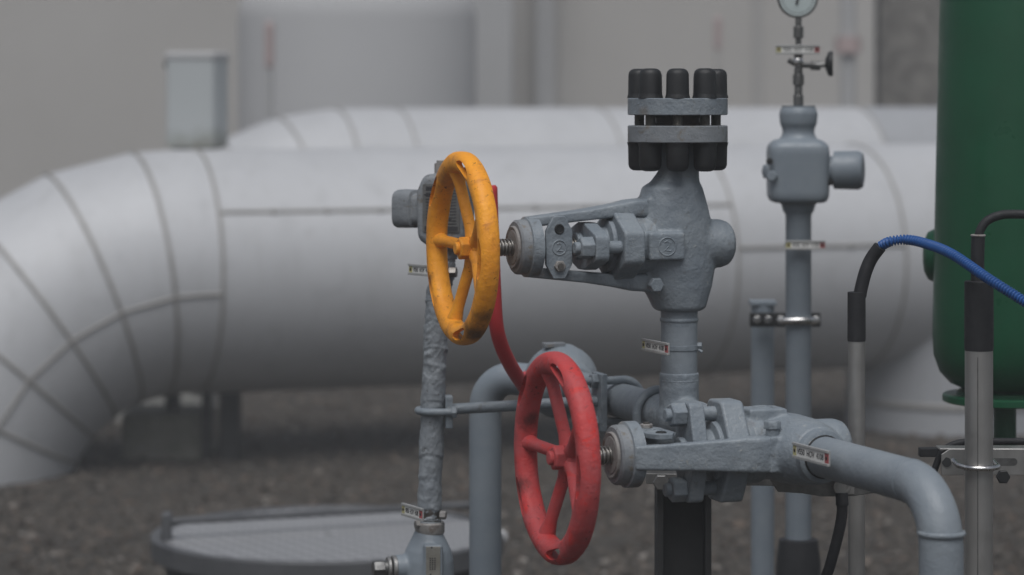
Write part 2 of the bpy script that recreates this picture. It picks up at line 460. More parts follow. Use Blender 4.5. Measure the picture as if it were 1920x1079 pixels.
# ------------------------------------------------------------------ buildings behind
def slab(name, label, cat, px0, px1, Y, h, d, mat, joints=()):
    x0 = (px0 - 960) / F * Y; x1 = (px1 - 960) / F * Y
    t = thing(name, label, cat, V3(((x0 + x1) / 2, Y, 0)))
    b = MB(); b.box(((x0 + x1) / 2, Y + d / 2, h / 2), (x1 - x0) / 2, d / 2, h / 2); obj('wall', b, mat, t)
    for j in joints:
        x = (j - 960) / F * Y
        b = MB(); b.box((x, Y - .012, h / 2 - .003), .03, .010, h / 2 - .02); obj('panel_joint', b, 'joint', t)
    b = MB(); b.box(((x0 + x1) / 2, Y + d / 2, h + .06), (x1 - x0) / 2 + .05, d / 2 + .05, .058); obj('roof', b, 'joint', t)
    return t
slab('building', 'long beige panelled hall behind the pipes', 'building', -700, 1640, 20, 4.4, 8, 'beige', (-60, 1420))
slab('rough_wall', 'dark roughcast wall standing beside the green vessel in the distance', 'wall', 1650, 2700, 20.4, 4.2, 1.2, 'roughcast')
def post(name, label, cat, px, Y, y0, y1, r, mats):
    x = (px - 960) / F * Y; zt = H - (y0 - HZ) / F * Y; zs = H - (y1 - HZ) / F * Y
    t = thing(name, label, cat, V3((x, Y, 0)))
    b = MB(); b.cyl(V3((x, Y, 0)), V3((x, Y, zs)), r); obj('pole', b, mats[0], t)
    b = MB(); b.cyl(V3((x, Y, zs)), V3((x, Y, zt)), r * 1.25, ch=.02); obj('cap', b, mats[1], t)
    return t
# pale vertical tank
x = (670 - 960) / F * 17.5
t = thing('storage_tank', 'pale upright tank far behind the second pipe', 'tank', V3((x, 17.5, 0)))
zt = H + (HZ + 25) / F * 17.5
b = MB(); b.lathe([(.1, .78), (zt - .22, .78), (zt - .10, .765), (zt - .02, .71), (zt + .06, .58), (zt + .11, .3), (zt + .12, .05)], frame(V3((x, 17.5, 0)), Z), 72); obj('shell', b, 'pale', t, smooth=60)
b = MB(); b.lathe([(0, .82), (.1, .82)], frame(V3((x, 17.5, 0)), Z), 48); obj('base', b, 'concrete', t)
post('marker_post', 'thin grey post with faded red top before the pale tank', 'post', 505, 15.5, 40, 130, .022, ('bluegrey', 'rosy'))
post('marker_post', 'slim post with faded red tip before the hall, above the flange caps', 'post', 1346, 17.5, 30, 95, .02, ('beige', 'rosy'))
t = post('marker_post', 'grey standpipe with red band near the right end of the hall', 'post', 1590, 17, -120, -60, .05, ('bluegrey', 'bluegrey'))
b = MB(); b.cyl(P(1590, 70, 17), P(1590, 100, 17), .085); obj('red_band', b, 'rosy', t)
t = thing('downpipe', 'blue grey square downpipe on the hall wall', 'downpipe', V3((P(1022, 0, 19.9).x, 19.85, 0)))
b = MB(); b.box(t.location + V3((0, 0, 1.9)), .07, .06, 1.9); obj('pipe', b, 'bluegrey', t)
b = MB(); b.box(t.location + V3((.16, -.1, .6)), .14, .12, .62); obj('meter_box', b, 'bluegrey', t)
t = thing('vent_column', 'broad blue grey vent column beside the pale tank', 'column', V3((P(905, 0, 19).x, 19, 0)))
b = MB(); b.box(t.location + V3((0, 0, 1.7)), .22, .18, 1.7); obj('shaft', b, 'bluegrey', t, bevel=.03)
# ------------------------------------------------------------------ access hatch
YL = 6.0; c = P(615, 1001, YL); zl = c.z
t = thing('access_hatch', 'raised round hatch with ribbed grey plate lid and dark rim', 'hatch', V3((c.x, YL, 0)))
o0 = V3((c.x, YL, 0)); rl = .392
b = MB(); b.lathe([(0, rl - .03), (zl - .05, rl - .03)], frame(o0, Z), 96); obj('shaft_wall', b, 'darkpost', t)
b = MB(); b.lathe([(zl - .005, rl - .022), (zl, rl - .024), (zl + .001, .02)], frame(o0, Z), 96); obj('lid_plate', b, 'lid', t, smooth=20)
b = MB()
rr = [(rl - .018, zl - .042), (rl + .004, zl - .042), (rl + .004, zl + .004), (rl - .018, zl + .004)]
b.loft([[o0 + V3((r * cos(2 * pi * i / 96), r * sin(2 * pi * i / 96), z)) for r, z in rr] for i in range(96)], False, True)
obj('rim', b, 'lid_rim', t, bevel=.003)
e0 = P(313, 978, 5.92); e1 = P(925, 944, 6.22)
b = MB(); b.cyl(e0, e1, .0085, seg=16); obj('hinge_bar', b, 'lid_rim', t)
b = MB(); b.box((e0.x, e0.y, e0.z - .02), .010, .02, .040); obj('lug', b, 'lid_rim', t, bevel=.004)
b = MB(); b.sphere(P(938, 1008, 6.0), .018, 14); obj('latch_knob', b, 'pale', t)

# ------------------------------------------------------------------ gate valves
PHI = R_(18.6)
U = V3((-cos(PHI), -sin(PHI), 0))          # along the stem towards the handwheel
VV = V3((sin(PHI), -cos(PHI), 0))          # towards the camera, across the stem
ZA = H - .1974
CA = V3((.2225, 3.55, ZA))
YB = 3.25; ZB = 1.3 - .428
CB = V3(((1482 - 960) / F * YB, YB, ZB))
RP = .0243

def handwheel(parent, c, e1, e2, mat):
    """rim in plane e1,e2 around c; spokes, hub and nut are its sub-parts"""
    ax = U; m = Matrix.Identity(4)
    for i in range(3): m[i][0], m[i][1], m[i][2], m[i][3] = e1[i], e2[i], ax[i], c[i]
    R0, ra, rz = .1118, .0136, .0138
    rim = MB(); rings = []
    for i in range(144):
        a = 2 * pi * i / 144; row = []
        for j in range(28):
            bb = 2 * pi * j / 28; f = (abs(cos(bb)) ** 2.5 + abs(sin(bb)) ** 2.5) ** (-1 / 2.5)
            k = 1 + .03 * noise.noise(V3((a * 4, bb, c.x * 9)))
            row.append(m @ V3(((R0 + ra * f * k * cos(bb)) * cos(a), (R0 + ra * f * k * cos(bb)) * sin(a), rz * f * k * sin(bb))))
        rings.append(row)
    rim.loft(rings, False, True)
    o = obj('handwheel', rim, mat, parent, smooth=60)
    cut = MB(); cut2 = MB()
    for k in range(5):
        for span, wid, z0, z1 in ((26, .0062, -.03, .03),):      # slot in the face
            a0 = R_(68 + 72 * k); rows = []
            for i in range(13):
                s = (i / 12 - .5); a = a0 + s * R_(span); w = wid * (1 - (abs(s) * 2) ** 3 * .75)
                rows.append([m @ V3(((R0 + .001 + dr) * cos(a), (R0 + .001 + dr) * sin(a), z)) for dr, z in ((-w, z0), (w, z0), (w, z1), (-w, z1))])
            cut.loft(rows)
    rows = []
    for i in range(144):                                         # rim is hollow behind its face
        a = 2 * pi * (i + .37) / 144
        rows.append([m @ V3(((R0 + .001 + dr) * cos(a), (R0 + .001 + dr) * sin(a), z)) for dr, z in ((-.0086, -.03), (.0086, -.03), (.0078, .0055), (-.0078, .0055))])
    cut2.loft(rows, False, True)
    cos_ = [obj('cutter', cut, mat, parent), obj('cutter', cut2, mat, parent)]
    for co in cos_:
        bo = o.modifiers.new('Boolean', 'BOOLEAN'); bo.operation = 'DIFFERENCE'; bo.object = co; bo.solver = 'EXACT'
    bpy.context.view_layer.update()
    me = bpy.data.meshes.new_from_object(o.evaluated_get(bpy.context.evaluated_depsgraph_get()))
    o.modifiers.clear(); o.data = me; me.set_sharp_from_angle(angle=R_(45)); me.name = 'handwheel'
    for co in cos_: bpy.data.objects.remove(co)
    bv = o.modifiers.new('Bevel', 'BEVEL'); bv.width = .0010; bv.segments = 2; bv.limit_method = 'ANGLE'; bv.angle_limit = R_(50)
    for k in range(5):
        a = R_(33 + 72 * k); d = e1 * cos(a) + e2 * sin(a)
        p0 = c - ax * .0165 + d * .008; p1 = c - ax * .001 + d * (R0 - .007)
        n = 14
        s = MB(); s.tube([p0.lerp(p1, i / n) for i in range(n + 1)], lambda i, b_: .0076 + .0036 * max(0, i / n - .80) / .20 + .0035 * max(0, .2 - i / n) / .2, 18)
        obj('spoke', s, mat, o, smooth=60)
    h = MB(); h.lathe([(-.030, .014), (-.028, .0185), (-.012, .0185), (-.009, .016)], frame(c, ax), 28); obj('hub', h, mat, o)
    h = MB(); h.hexn(c - ax * .009, ax, .0150, .014, rot=.4); h.cyl(c + ax * .002, c + ax * .010, .0082, ch=.001); obj('hub_nut', h, mat, o, bevel=.0008)
    return o

def emblem(mt, s, parent, mat='grey'):
    b = MB(); b.torus(mt, s, s * .10, 36, 8)
    pts = [(-.35, .45), (-.05, .62), (.28, .45), (.22, .12), (-.30, -.42), (.45, -.48)]
    b.tube([mt @ V3((x * s, y * s, 0)) for x, y in pts], s * .09, 8)
    return obj('cast_emblem', b, mat, parent)

def gate_valve(label, C, pv, qv, mat_wheel, upper):
    """pv = flow axis and yoke arm direction, qv = gland bolt direction"""
    t = thing('gate_valve', label, 'valve', V3((C.x, C.y, C.z)), 'gate valves with handwheels')
    m = Matrix.Identity(4)
    for i in range(3): m[i][0], m[i][1], m[i][2], m[i][3] = pv[i], qv[i], U[i], C[i]     # local: x=p y=q z=u
    W = lambda u, p, q: C + U * u + pv * p + qv * q
    # cast body
    b = MB()
    prof = [(-.137, 0, .0252), (-.106, 0, .0258), (-.097, .001, .0275), (-.083, .006, .033), (-.076, .010, .041), (-.055, .010, .0475),
            (-.03, .009, .053), (0, .007, .056), (.03, .005, .0545), (.055, .003, .048), (.074, .001, .040), (.084, 0, .036), (.088, 0, .031), (.089, 0, .02)]
    b.loft([[W(uc + r * cos(2 * pi * j / 40), p, min(r * .95, .034 + (r - .034) * .35) * sin(2 * pi * j / 40)) for j in range(40)] for p, uc, r in prof])
    b.lathe([(-.075, .012), (-.0735, .022), (-.068, .029), (-.058, .0325), (0, .033), (.07, .042)], m, 40)       # boss away from the wheel
    b.loft([[W(u, p, q) for u, p in ((.062, -.0185), (.062, .0185), (.012, .0185), (.012, -.0185))] for q in (.01, .0500)])
    for s_ in (-1, 1):
        b.loft([[W(u, s_ * p, q) for p, q in ((.02, -.022), (.062, -.022), (.062, .022), (.02, .022))] for u in (.02, .054)])
    obj('body', b, 'grey', t, remesh=.0021, sm=7)
    mp = frame(W(.037, 0, .0497), qv, -U if upper else U)
    emblem(mp, .0118, t)
    # bonnet and flange
    b = MB(); b.lathe([(.045, .041), (.061, .041), (.063, .038), (.106, .036), (.108, .026), (.123, .026)], m, 40); obj('bonnet', b, 'grey', t, bevel=.001)
    lz = roundpoly([(-.020, .061), (.020, .061), (.046, .016), (.046, -.016), (.020, -.061), (-.020, -.061), (-.046, -.016), (-.046, .016)], .010)
    b = MB(); b.prism(lz, m, .0715, .1005); obj('bonnet_flange', b, 'grey', t, bevel=.003, seg=3)
    gl = roundpoly([(-.016, .060), (.016, .060), (.031, .012), (.031, -.012), (.016, -.060), (-.016, -.060), (-.031, -.012), (-.031, .012)], .009)
    b = MB(); b.prism(gl, m, .121, .140); b.lathe([(.140, .018), (.148, .018)], m, 28); obj('gland_plate', b, 'grey', t, bevel=.002, seg=3)
    for s_ in (1, -1):
        b = MB(); b.hexn(W(.140, 0, s_ * .045), U, .0152, .018, rot=.3 if s_ > 0 else .75)
        o = obj('gland_bolt', b, 'grey', t, bevel=.001)
        d = MB(); d.cyl(W(.098, 0, s_ * .045), W(.122, 0, s_ * .045), .0085); obj('stud', d, 'grey', o)
        d = MB(); d.cyl(W(.150, 0, s_ * .045), W(.165, 0, s_ * .045), .0078, ch=.0012)
        obj('stud_end', d, 'grey', o)
    # stem with thread
    n = 600; b = MB()
    pts = [W(.10 + .20 * i / n, 0, 0) for i in range(n + 1)]
    b.tube(pts, lambda i, a: .0100 + .0014 * (1 if ((.20 * i / n / .0046) - a / (2 * pi)) % 1 < .5 else -1), 24)
    obj('stem', b, 'thread', t, smooth=30)
    # yoke
    b = MB(); 
    for s_ in (-1, 1):
        secs = [(.216, .0325, .0065, .014), (.195, .0345, .0068, .0150), (.14, .0405, .0070, .0172), (.10, .0455, .0085, .0195), (.075, .0485, .0110, .0215), (.052, .0495, .0120, .022), (.046, .0495, .010, .020)]
        rows = []
        for u, pc, ht, hq in secs:
            rows.append([W(u, s_ * (pc + x), y) for x, y in roundpoly([(-ht, -hq), (ht, -hq), (ht, hq), (-ht, hq)], ht * .55)])
        b.loft(rows)
    b.lathe([(.2015, .037), (.2025, .0395), (.2170, .0395), (.2178, .0385)], m, 56)
    obj('yoke', b, 'grey', t, smooth=40)
    b = MB(); b.lathe([(.2178, .0362), (.2290, .0356), (.2318, .0330), (.2318, .026)], m, 56); obj('yoke_cap', b, 'grey_weather', t)
    b = MB(); b.lathe([(.230, .0280), (.2345, .0276), (.2355, .0266), (.2340, .0225), (.2350, .0215), (.2350, .010)], m, 48); obj('yoke_bush', b, 'rusty', t)
    # guide plate on the gland side
    oc = [(.0180, .022), (.008, .0405), (-.008, .0405), (-.0180, .022), (-.0180, -.022), (-.008, -.0405), (.008, -.0405), (.0180, -.022)]
    b = MB(); b.loft([[W(.179 + x, y, q) for x, y in oc] for q in (.021, .0275)])
    gp = obj('guide_plate', b, 'grey', t, bevel=.0008)
    fr = frame(W(.179, 0, .0275), qv, -U if upper else U)
    up = 1 if upper else -1
    emblem(fr, .0095, gp)
    b = MB(); b.hexn(W(.179, up * .024, .0275), qv, .0078, .005); obj('plate_nut', b, 'rusty', gp, bevel=.0005)
    b = MB(); b.cyl(W(.179, up * .024, .031), W(.179, up * .024, .0345), .0040); obj('plate_screw', b, 'steel', gp)
    b = MB(); b.torus(frame(W(.179, -up * .024, .0275), qv), .0055, .0014, 24, 8); b.cyl(W(.179, -up * .024, .0270), W(.179, -up * .024, .0279), .0050); obj('plate_hole', b, 'darkpost', gp)
    # bonnet bolt heads against the body
    for p_, q_ in ((.051, .030),):
        b = MB(); b.hexn(W(.047, p_, q_), qv, .0105, .010, dome=.25); b.cyl(W(.047, p_, 0), W(.047, p_, q_), .008); obj('bolt_head', b, 'grey', t, bevel=.0008)
    handwheel(t, W(.303, 0, 0), VV, Z, mat_wheel)
    return t, W

vA, WA = gate_valve('grey gate valve with the orange handwheel, below the capped flange', CA, -Z, VV, 'orange', True)
vB, WB = gate_valve('lower grey gate valve with the red handwheel', CB, VV, Z, 'red', False)

# ------------------------------------------------------------------ capped flange pair on the upper valve
fc = V3((CA.x - .002, CA.y, 0))
zf = [H - (y - HZ) / 1408 for y in (184.5, 216, 235.5, 267)]
t = thing('flange_pair', 'bolted grey flange pair with black stud caps on top of the upper valve', 'flange', V3((fc.x, fc.y, zf[3])))
fp = lambda z0, z1: [(z0, .0650), (z0 + .0010, .0665), (z1 - .0010, .0665), (z1, .0650)]
b = MB(); b.lathe(fp(zf[1], zf[0]), frame(fc, Z), 72); obj('blind_flange', b, 'grey', t)
b = MB(); b.lathe(fp(zf[3], zf[2]), frame(fc, Z), 72); obj('neck_flange', b, 'grey_weather', t)
b = MB(); b.lathe([(zf[2], .034), (zf[2] + .004, .034), (zf[2] + .004, .029), (zf[1] - .004, .029), (zf[1] - .004, .034), (zf[1], .034)], frame(fc, Z), 56); obj('gasket', b, 'gasket', t)
for k in range(8):
    a = R_(45 * k - 93.6); p = fc + V3((cos(a), sin(a), 0)) * .0508
    b = MB(); n = 40
    b.tube([p + Z * (zf[2] + (zf[1] - zf[2]) * i / n) for i in range(n + 1)], lambda i, a_: .0064 + .0005 * (i % 2), 18); obj('stud', b, 'thread', t)
    j = random.uniform(-.0012, .0012); rr_ = .0152
    for sgn, z0, hgt in ((1, zf[0], .0385 + j), (-1, zf[3], .0370 + j)):
        b = MB(); mm = frame(V3((p.x, p.y, z0)), Z * sgn)
        b.lathe([(0, rr_ + .0014), (.002, rr_ + .0010), (.005, rr_ + .0002), (.007, rr_), (hgt - .008, rr_ - .0004), (hgt - .004, rr_ - .0016), (hgt - .0015, rr_ - .0040), (hgt - .0003, rr_ - .0070), (hgt, rr_ - .010)], mm, 28)
        obj('stud_cap', b, 'black', t, smooth=60)

# ------------------------------------------------------------------ pipe runs between the valves
def bead(parent, c, ax, r, rz=.0028, mat='grey', R=RP):
    b = MB(); b.torus(frame(c, ax), R, r, 56, 10, rz); return obj('weld_bead', b, mat, parent)
HC = V3((CA.x, CA.y, ZB))                      # tee centre
t = thing('riser_pipe', 'vertical grey pipe carrying the upper valve down to a tee', 'pipe', V3((CA.x, CA.y, ZB)))
b = MB(); b.lathe([(ZA - .089 - .020, RP), (ZA - .085, RP + .0006)], frame(V3((CA.x, CA.y, 0)), Z), 48); obj('stub', b, 'grey', t)
b = MB(); b.lathe([(ZB + .055, RP), (ZA - .105, RP)], frame(V3((CA.x, CA.y, 0)), Z), 48); obj('pipe', b, 'grey_pipe', t)
bead(t, V3((CA.x, CA.y, ZA - .1005)), Z, .0016)
bead(t, V3((CA.x, CA.y, ZA - .181)), Z, .0022)
b = MB(); tb = HC - VV * .050
HD = (CB - HC).normalized(); b2 = CB - VV * .12
HDh = V3((HD.x, HD.y, 0)).normalized()
b.cyl(HC - HDh * .055, HC + HDh * .06, RP + .003, seg=40); b.cyl(HC, HC + Z * .060, RP + .002, seg=40); b.sphere(HC, RP + .006, 24)
obj('tee', b, 'grey', t, remesh=.002, sm=8)
b = MB(); b.cyl(HC + HDh * .05, CB - VV * .10, RP, seg=40); obj('cross_pipe', b, 'grey_pipe', t)
# header running away behind the tee to the ball valve
HB = V3((.070, 3.985, ZB)); hd = (HB - HC).normalized()
t = thing('header_pipe', 'grey pipe running back from the tee to the round ball valve', 'pipe', HC + hd * .05)
b = MB(); b.cyl(HC + hd * .05, HC + hd * ((HB - HC).length - .03), RP, seg=40); obj('pipe', b, 'grey_pipe', t)
t = thing('ring_clamp', 'grey bent rod clamp around the pipe right at the tee', 'clamp', HC + hd * .075)
b = MB(); b.torus(frame(HC + hd * .075 - Z * .004, hd + U * .15), RP + .0085, .0062, 56, 12, None); obj('rod_ring', b, 'grey', t)
b = MB(); b.box((0, 0, 0), .014, .004, .016, frame(HC + hd * .075 - Z * .040, hd)); obj('lug', b, 'grey', t, bevel=.002)

# ball valve with its red lever
t = thing('ball_valve', 'round grey valve body behind the red wheel with a bent red lever', 'valve', HB.copy())
b = MB(); b.sphere(HB - hd * .01 + Z * .006, .056, 40, m=frame(HB - hd * .01 + Z * .002, hd)); b.lathe([(-.075, .030), (-.055, .036), (.06, .036), (.065, .030)], frame(HB, hd), 40)
b.cyl(HB + Z * .03, HB + Z * .0565, .022); obj('body', b, 'grey', t, remesh=.0025, sm=8)
b = MB(); b.box((0, 0, 0), .016, .008, .0035, frame(HB + V3((-.008, -.02, .0575)), Z, V3((1, .3, 0)))); obj('peeling_paint', b, 'grey_weather', t, bevel=.001)
lv = catmull([P(919, 352, 3.62), P(922, 440, 3.62), P(926, 540, 3.62), P(930, 605, 3.625), P(939, 645, 3.64), P(957, 685, 3.67), P(978, 718, 3.72), P(985, 728, 3.78), P(986, 722, 3.90), P(988, 708, 3.975)], 10)
nl = len(lv)
b = MB(); b.tube([lv[0] + (lv[0] - lv[1]).normalized() * .003] + lv, lambda i, a: .0075 if i == 0 else .0100, 20); obj('lever', b, 'red_bar', t, smooth=50)

# inverted U pipe at left
q1 = V3(((910 - 960) / F * 4.03, 4.03, 0)); HE = V3((q1.x, q1.y, ZB + .004))
t = thing('bent_pipe', 'grey pipe rising from the ground and bending over behind the red wheel', 'pipe', q1)
b = MB(); b.tube(bend([q1 - Z * .02, HE, HB - hd * .0 + U * .0], .045, 14), RP, 40); obj('pipe', b, 'grey_far', t, smooth=60)
dh = (HB - HE).normalized(); bead(t, HE + dh * .052, dh, .0006, .0010, 'grey_far'); bead(t, V3((q1.x, q1.y, .02)), Z, .008, .02, 'grey_far')

# U-bolt bracket and tie rod
bc = HC + hd * .205
t = thing('pipe_bracket', 'grey plate bracket with bent rod and nuts around the header pipe', 'bracket', bc)
pc = bc + U * .034
b = MB(); b.box((0, 0, 0), .020, .040, .0045, frame(pc, U, hd)); obj('plate', b, 'grey', t, bevel=.001)
ub = [pc + U * .025 + Z * .029, pc - U * .020 + Z * .029] + [bc + (Z * cos(a) - U * sin(a)) * .030 for a in [R_(x) for x in range(10, 175, 15)]] + [pc - U * .020 - Z * .029, pc + U * .012 - Z * .029]
b = MB(); b.tube(ub, .0058, 12); obj('bent_rod', b, 'grey', t)
for s_ in (1, -1):
    b = MB(); b.hexn(pc + U * .0045 + Z * .029 * s_, U, .011, .009); obj('nut', b, 'grey', t, bevel=.0006)
YP = 3.70
ra = P(842, 768, YP); rb = pc + U * .004 + Z * .001
t = thing('tie_rod', 'thin grey rod joining the taped pipe to the bracket', 'rod', ra)
b = MB(); b.cyl(ra, rb, .0076, seg=18); obj('rod', b, 'grey', t)
b = MB(); b.box((0, 0, 0), .0050, .013, .022, frame(P(841, 772, YP - .006), Z, V3((1, .1, 0)))); obj('clamp_plate', b, 'grey', t, bevel=.001)
cc = P(813, 770, YP)
ub = [cc + V3((.033, -.021, 0))] + [cc + V3((cos(a), sin(a), 0)) * .0215 for a in [R_(x) for x in range(-90, -272, -15)]] + [cc + V3((.028, .021, 0))]
b = MB(); b.tube(ub, .0052, 12); obj('bent_rod', b, 'grey', t)
b = MB(); b.hexn(cc + V3((.0255, -.021, 0)), V3((1, 0, 0)), .0085, .007); obj('nut', b, 'grey', t, bevel=.0005)

# ------------------------------------------------------------------ taped sensing pipe with transmitter head
cl = [P(835, 470, YP), P(828, 520, YP), P(820, 570, YP), P(816, 660, YP), P(812, 760, YP), P(808, 860, YP), P(805, 960, YP), P(805, 990, YP)]
cl = catmull(cl, 44); L = len(cl)
t = thing('taped_pipe', 'grey painted pipe wrapped in wrinkled tape', 'pipe', cl[-1].copy())
def wr(i, a):
    zz = i / L
    sp = ((zz * 7.0 + .12 * sin(a)) % 1.0)
    k = noise.noise(V3((cos(a) * 1.6, sin(a) * 1.6, zz * 26))) * .0016 + noise.noise(V3((cos(a) * 5, sin(a) * 5, zz * 80 + cos(a) * 3))) * .0010
    fold = max(0, noise.noise(V3((cos(a) * 1.2 + 7, sin(a) * 1.2, zz * 46 + sin(a) * 2))) - .25) * .0028
    ridge = max(0, noise.noise(V3((cos(a) * .7 + 3, sin(a) * .7, zz * 60)))) ** 1.5 * .0022
    return .0158 + (.0010 if sp > .5 + .3 * noise.noise(V3((zz * 9, 2, a))) else 0) + k * .75 + fold * .9 + ridge
b = MB(); b.tube(cl, wr, 72); obj('wrapping', b, 'grey_tape', t, smooth=70)
b = MB(); b.lathe([(-.006, .0155), (.004, .0165), (.010, .0165), (.016, .0158)], frame(P(806, 968, YP), Z), 36); obj('hose_clip', b, 'steel', t)
b = MB(); b.hexn(P(826, 966, YP - .012), V3((1, -.3, 0)), .006, .008, rot=.3); obj('clip_screw', b, 'rusty', t)
b = MB(); b.lathe([(-.012, .0195), (-.010, .0205), (.002, .0205), (.004, .019)], frame(P(806, 984, YP), Z), 36); obj('collar', b, 'rusty', t)
b = MB(); b.hexn(P(786, 984, YP - .010), V3((-1, -.4, 0)), .0065, .006); obj('collar_bolt', b, 'rusty', t)
b = MB(); b.lathe([(-.006, .0170), (.006, .0170)], frame(P(830, 511, YP), Z), 36); b.hexn(P(843, 511, YP - .012), V3((1, -.2, 0)), .008, .010); obj('hose_clip', b, 'steel', t)

hc = P(836, 385, YP)
t = thing('transmitter_head', 'weathered grey cast transmitter head with etched plate behind the orange wheel', 'transmitter', P(838, 470, YP))
fr = frame(hc, V3((-.30, -.95, 0)).normalized(), V3((.95, -.30, 0)))        # x right, y up, z towards viewer
# make y point up
yv = fr.col[1].to_3d()
if yv.z < 0:
    for i in range(3): fr[i][1] *= -1
b = MB()
sh = roundpoly([(-.036, .020), (-.026, .043), (.022, .046), (.034, .030), (.034, -.046), (.020, -.062), (-.012, -.062), (-.034, -.048), (-.036, -.02)], .014, 6)
b.loft([[fr @ V3((x * k, y * k, z)) for x, y in sh] for z, k in ((-.036, .80), (-.030, .94), (-.02, 1), (.016, 1), (.024, .95), (.027, .86))])
b.cyl(P(836, 440, YP), P(834, 486, YP), .019, .0175); obj('housing', b, 'grey_weather', t, remesh=.002, sm=4)
b = MB(); cx = frame(fr @ V3((-.028, -.006, -.002)), -fr.col[0].to_3d() * .96 - fr.col[2].to_3d() * .28)
ring = lambda r, z, e=4.5: [cx @ V3((r * (abs(cos(a)) ** e + abs(sin(a)) ** e) ** (-1 / e) * cos(a), r * (abs(cos(a)) ** e + abs(sin(a)) ** e) ** (-1 / e) * sin(a), z)) for a in [2 * pi * j / 40 + .25 for j in range(40)]]
b.loft([ring(.0215, -.006), ring(.0222, .012), ring(.0262, .014), ring(.0268, .040), ring(.0258, .0425), ring(.012, .0435)]); obj('side_cap', b, 'grey_weather', t, smooth=40)
b = MB(); b.prism(roundpoly([(-.024, -.036), (.030, -.036), (.030, .030), (-.024, .030)], .003), fr, .0275, .0290); pl = obj('etched_plate', b, 'plate_dark', t)
b = MB()
for k in range(13):
    yy = .026 - k * .0042
    b.box((.003, yy, .0293), .022, .0005, .0003, fr)
for k in range(22):
    xx = random.uniform(-.018, .016); yy = .0238 - random.randrange(12) * .0042
    b.box((xx, yy, .0293), random.uniform(.002, .005), .0008, .0003, fr)
b.box((.003, -.031, .0293), .024, .003, .0003, fr)
obj('etched_lines', b, 'ink', pl)
b = MB(); b.cyl(fr @ V3((-.010, .043, 0)), fr @ V3((-.010, .058, 0)), .0065); b.hexn(fr @ V3((-.008, .056, 0)), Z, .0055, .006); obj('top_screw', b, 'rusty', t)

# valve block at the foot of the taped pipe
bc0 = P(803, 1060, YP)
t = thing('root_valve', 'tapered grey valve block with nameplate and side bolt under the taped pipe', 'valve', V3((bc0.x, YP, 0)))
b = MB()
rf = lambda y: 1.3 - (y - HZ) / F * YP
prof = [(986, .0155), (992, .0175), (1010, .024), (1030, .0315), (1050, .035), (1085, .036), (1110, .033), (1125, .022)]
prof = [(rf(y), r) for y, r in prof][::-1]
b.lathe(prof, frame(V3((bc0.x, YP, 0)), Z), 48)
b.cyl(V3((bc0.x, YP, rf(1062))), V3((bc0.x - .046, YP - .012, rf(1062))), .0195, .0175)
b.box((bc0.x + .008, YP - .032, rf(1075)), .013, .006, .045)
obj('body', b, 'grey_far', t, remesh=.002, sm=6)
b = MB(); b.cyl(V3((bc0.x, YP, 0)), V3((bc0.x, YP, rf(1120))), .0170); obj('pipe', b, 'grey_far', t)
b = MB(); b.box((bc0.x + .008, YP - .0386, rf(1047)), .0098, .0010, .0225); np_ = obj('nameplate', b, 'plate', t, bevel=.0004)
b = MB()
for k in range(6):
    for i in range(3): b.box((bc0.x + .004 + i * .0032, YP - .0398, rf(1038 + k * 4.0)), .0009, .0002, .0009)
b.cyl(V3((bc0.x + .006, YP - .0395, rf(1018))), V3((bc0.x + .006, YP - .040, rf(1018))), .0013); b.cyl(V3((bc0.x + .0045, YP - .0395, rf(1068))), V3((bc0.x + .0045, YP - .040, rf(1068))), .0013)
obj('stamped_marks', b, 'ink', np_)
sb = V3((bc0.x - .044, YP - .013, rf(1062))); sd = V3((-1, -.26, 0)).normalized()
b = MB(); b.cyl(sb, sb + sd * .006, .0175, ch=.001); b.cyl(sb + sd * .008, sb + sd * .013, .0160, ch=.001); obj('packing_ring', b, 'stainless', t)
b = MB(); b.cyl(sb + sd * .012, sb + sd * .018, .011); b.hexn(sb + sd * .017, sd, .0125, .016); obj('side_bolt', b, 'galv', t, bevel=.0008)

# ------------------------------------------------------------------ drain pipe from the lower valve
e = WB(0, .085, 0); xv = (1765 - 960) / F * 2.90; 
dd = V3((xv - e.x, 2.90 - e.y, 0))
kn = V3((xv, 2.90, ZB))
t = thing('drain_pipe', 'grey pipe from the lower valve bending down into the ground', 'pipe', V3((xv, 2.90, 0)))
pth = bend([e - dd * .02, kn, V3((xv, 2.90, -.02))], .066, 16)
b = MB(); b.tube(pth, RP, 48); obj('pipe', b, 'grey_pipe', t, smooth=60)
zb = 1.3 - (1000 - HZ) / F * 2.90
bead(t, V3((xv, 2.90, zb)), Z, .0022, .0030)
dn = dd.normalized(); s0 = kn - dn * .066
bead(t, s0, dn, .0007, .0012)
b = MB(); b.torus(frame(e + dn * .0105, dn), RP + .0002, .0016, 56, 10, .0015); obj('collar_groove', b, 'darkpost', t)
b = MB(); b.lathe([(-.020, .034), (0, .033), (.008, .0315), (.010, .0285)], frame(e, dn), 48); obj('socket', b, 'grey', t)

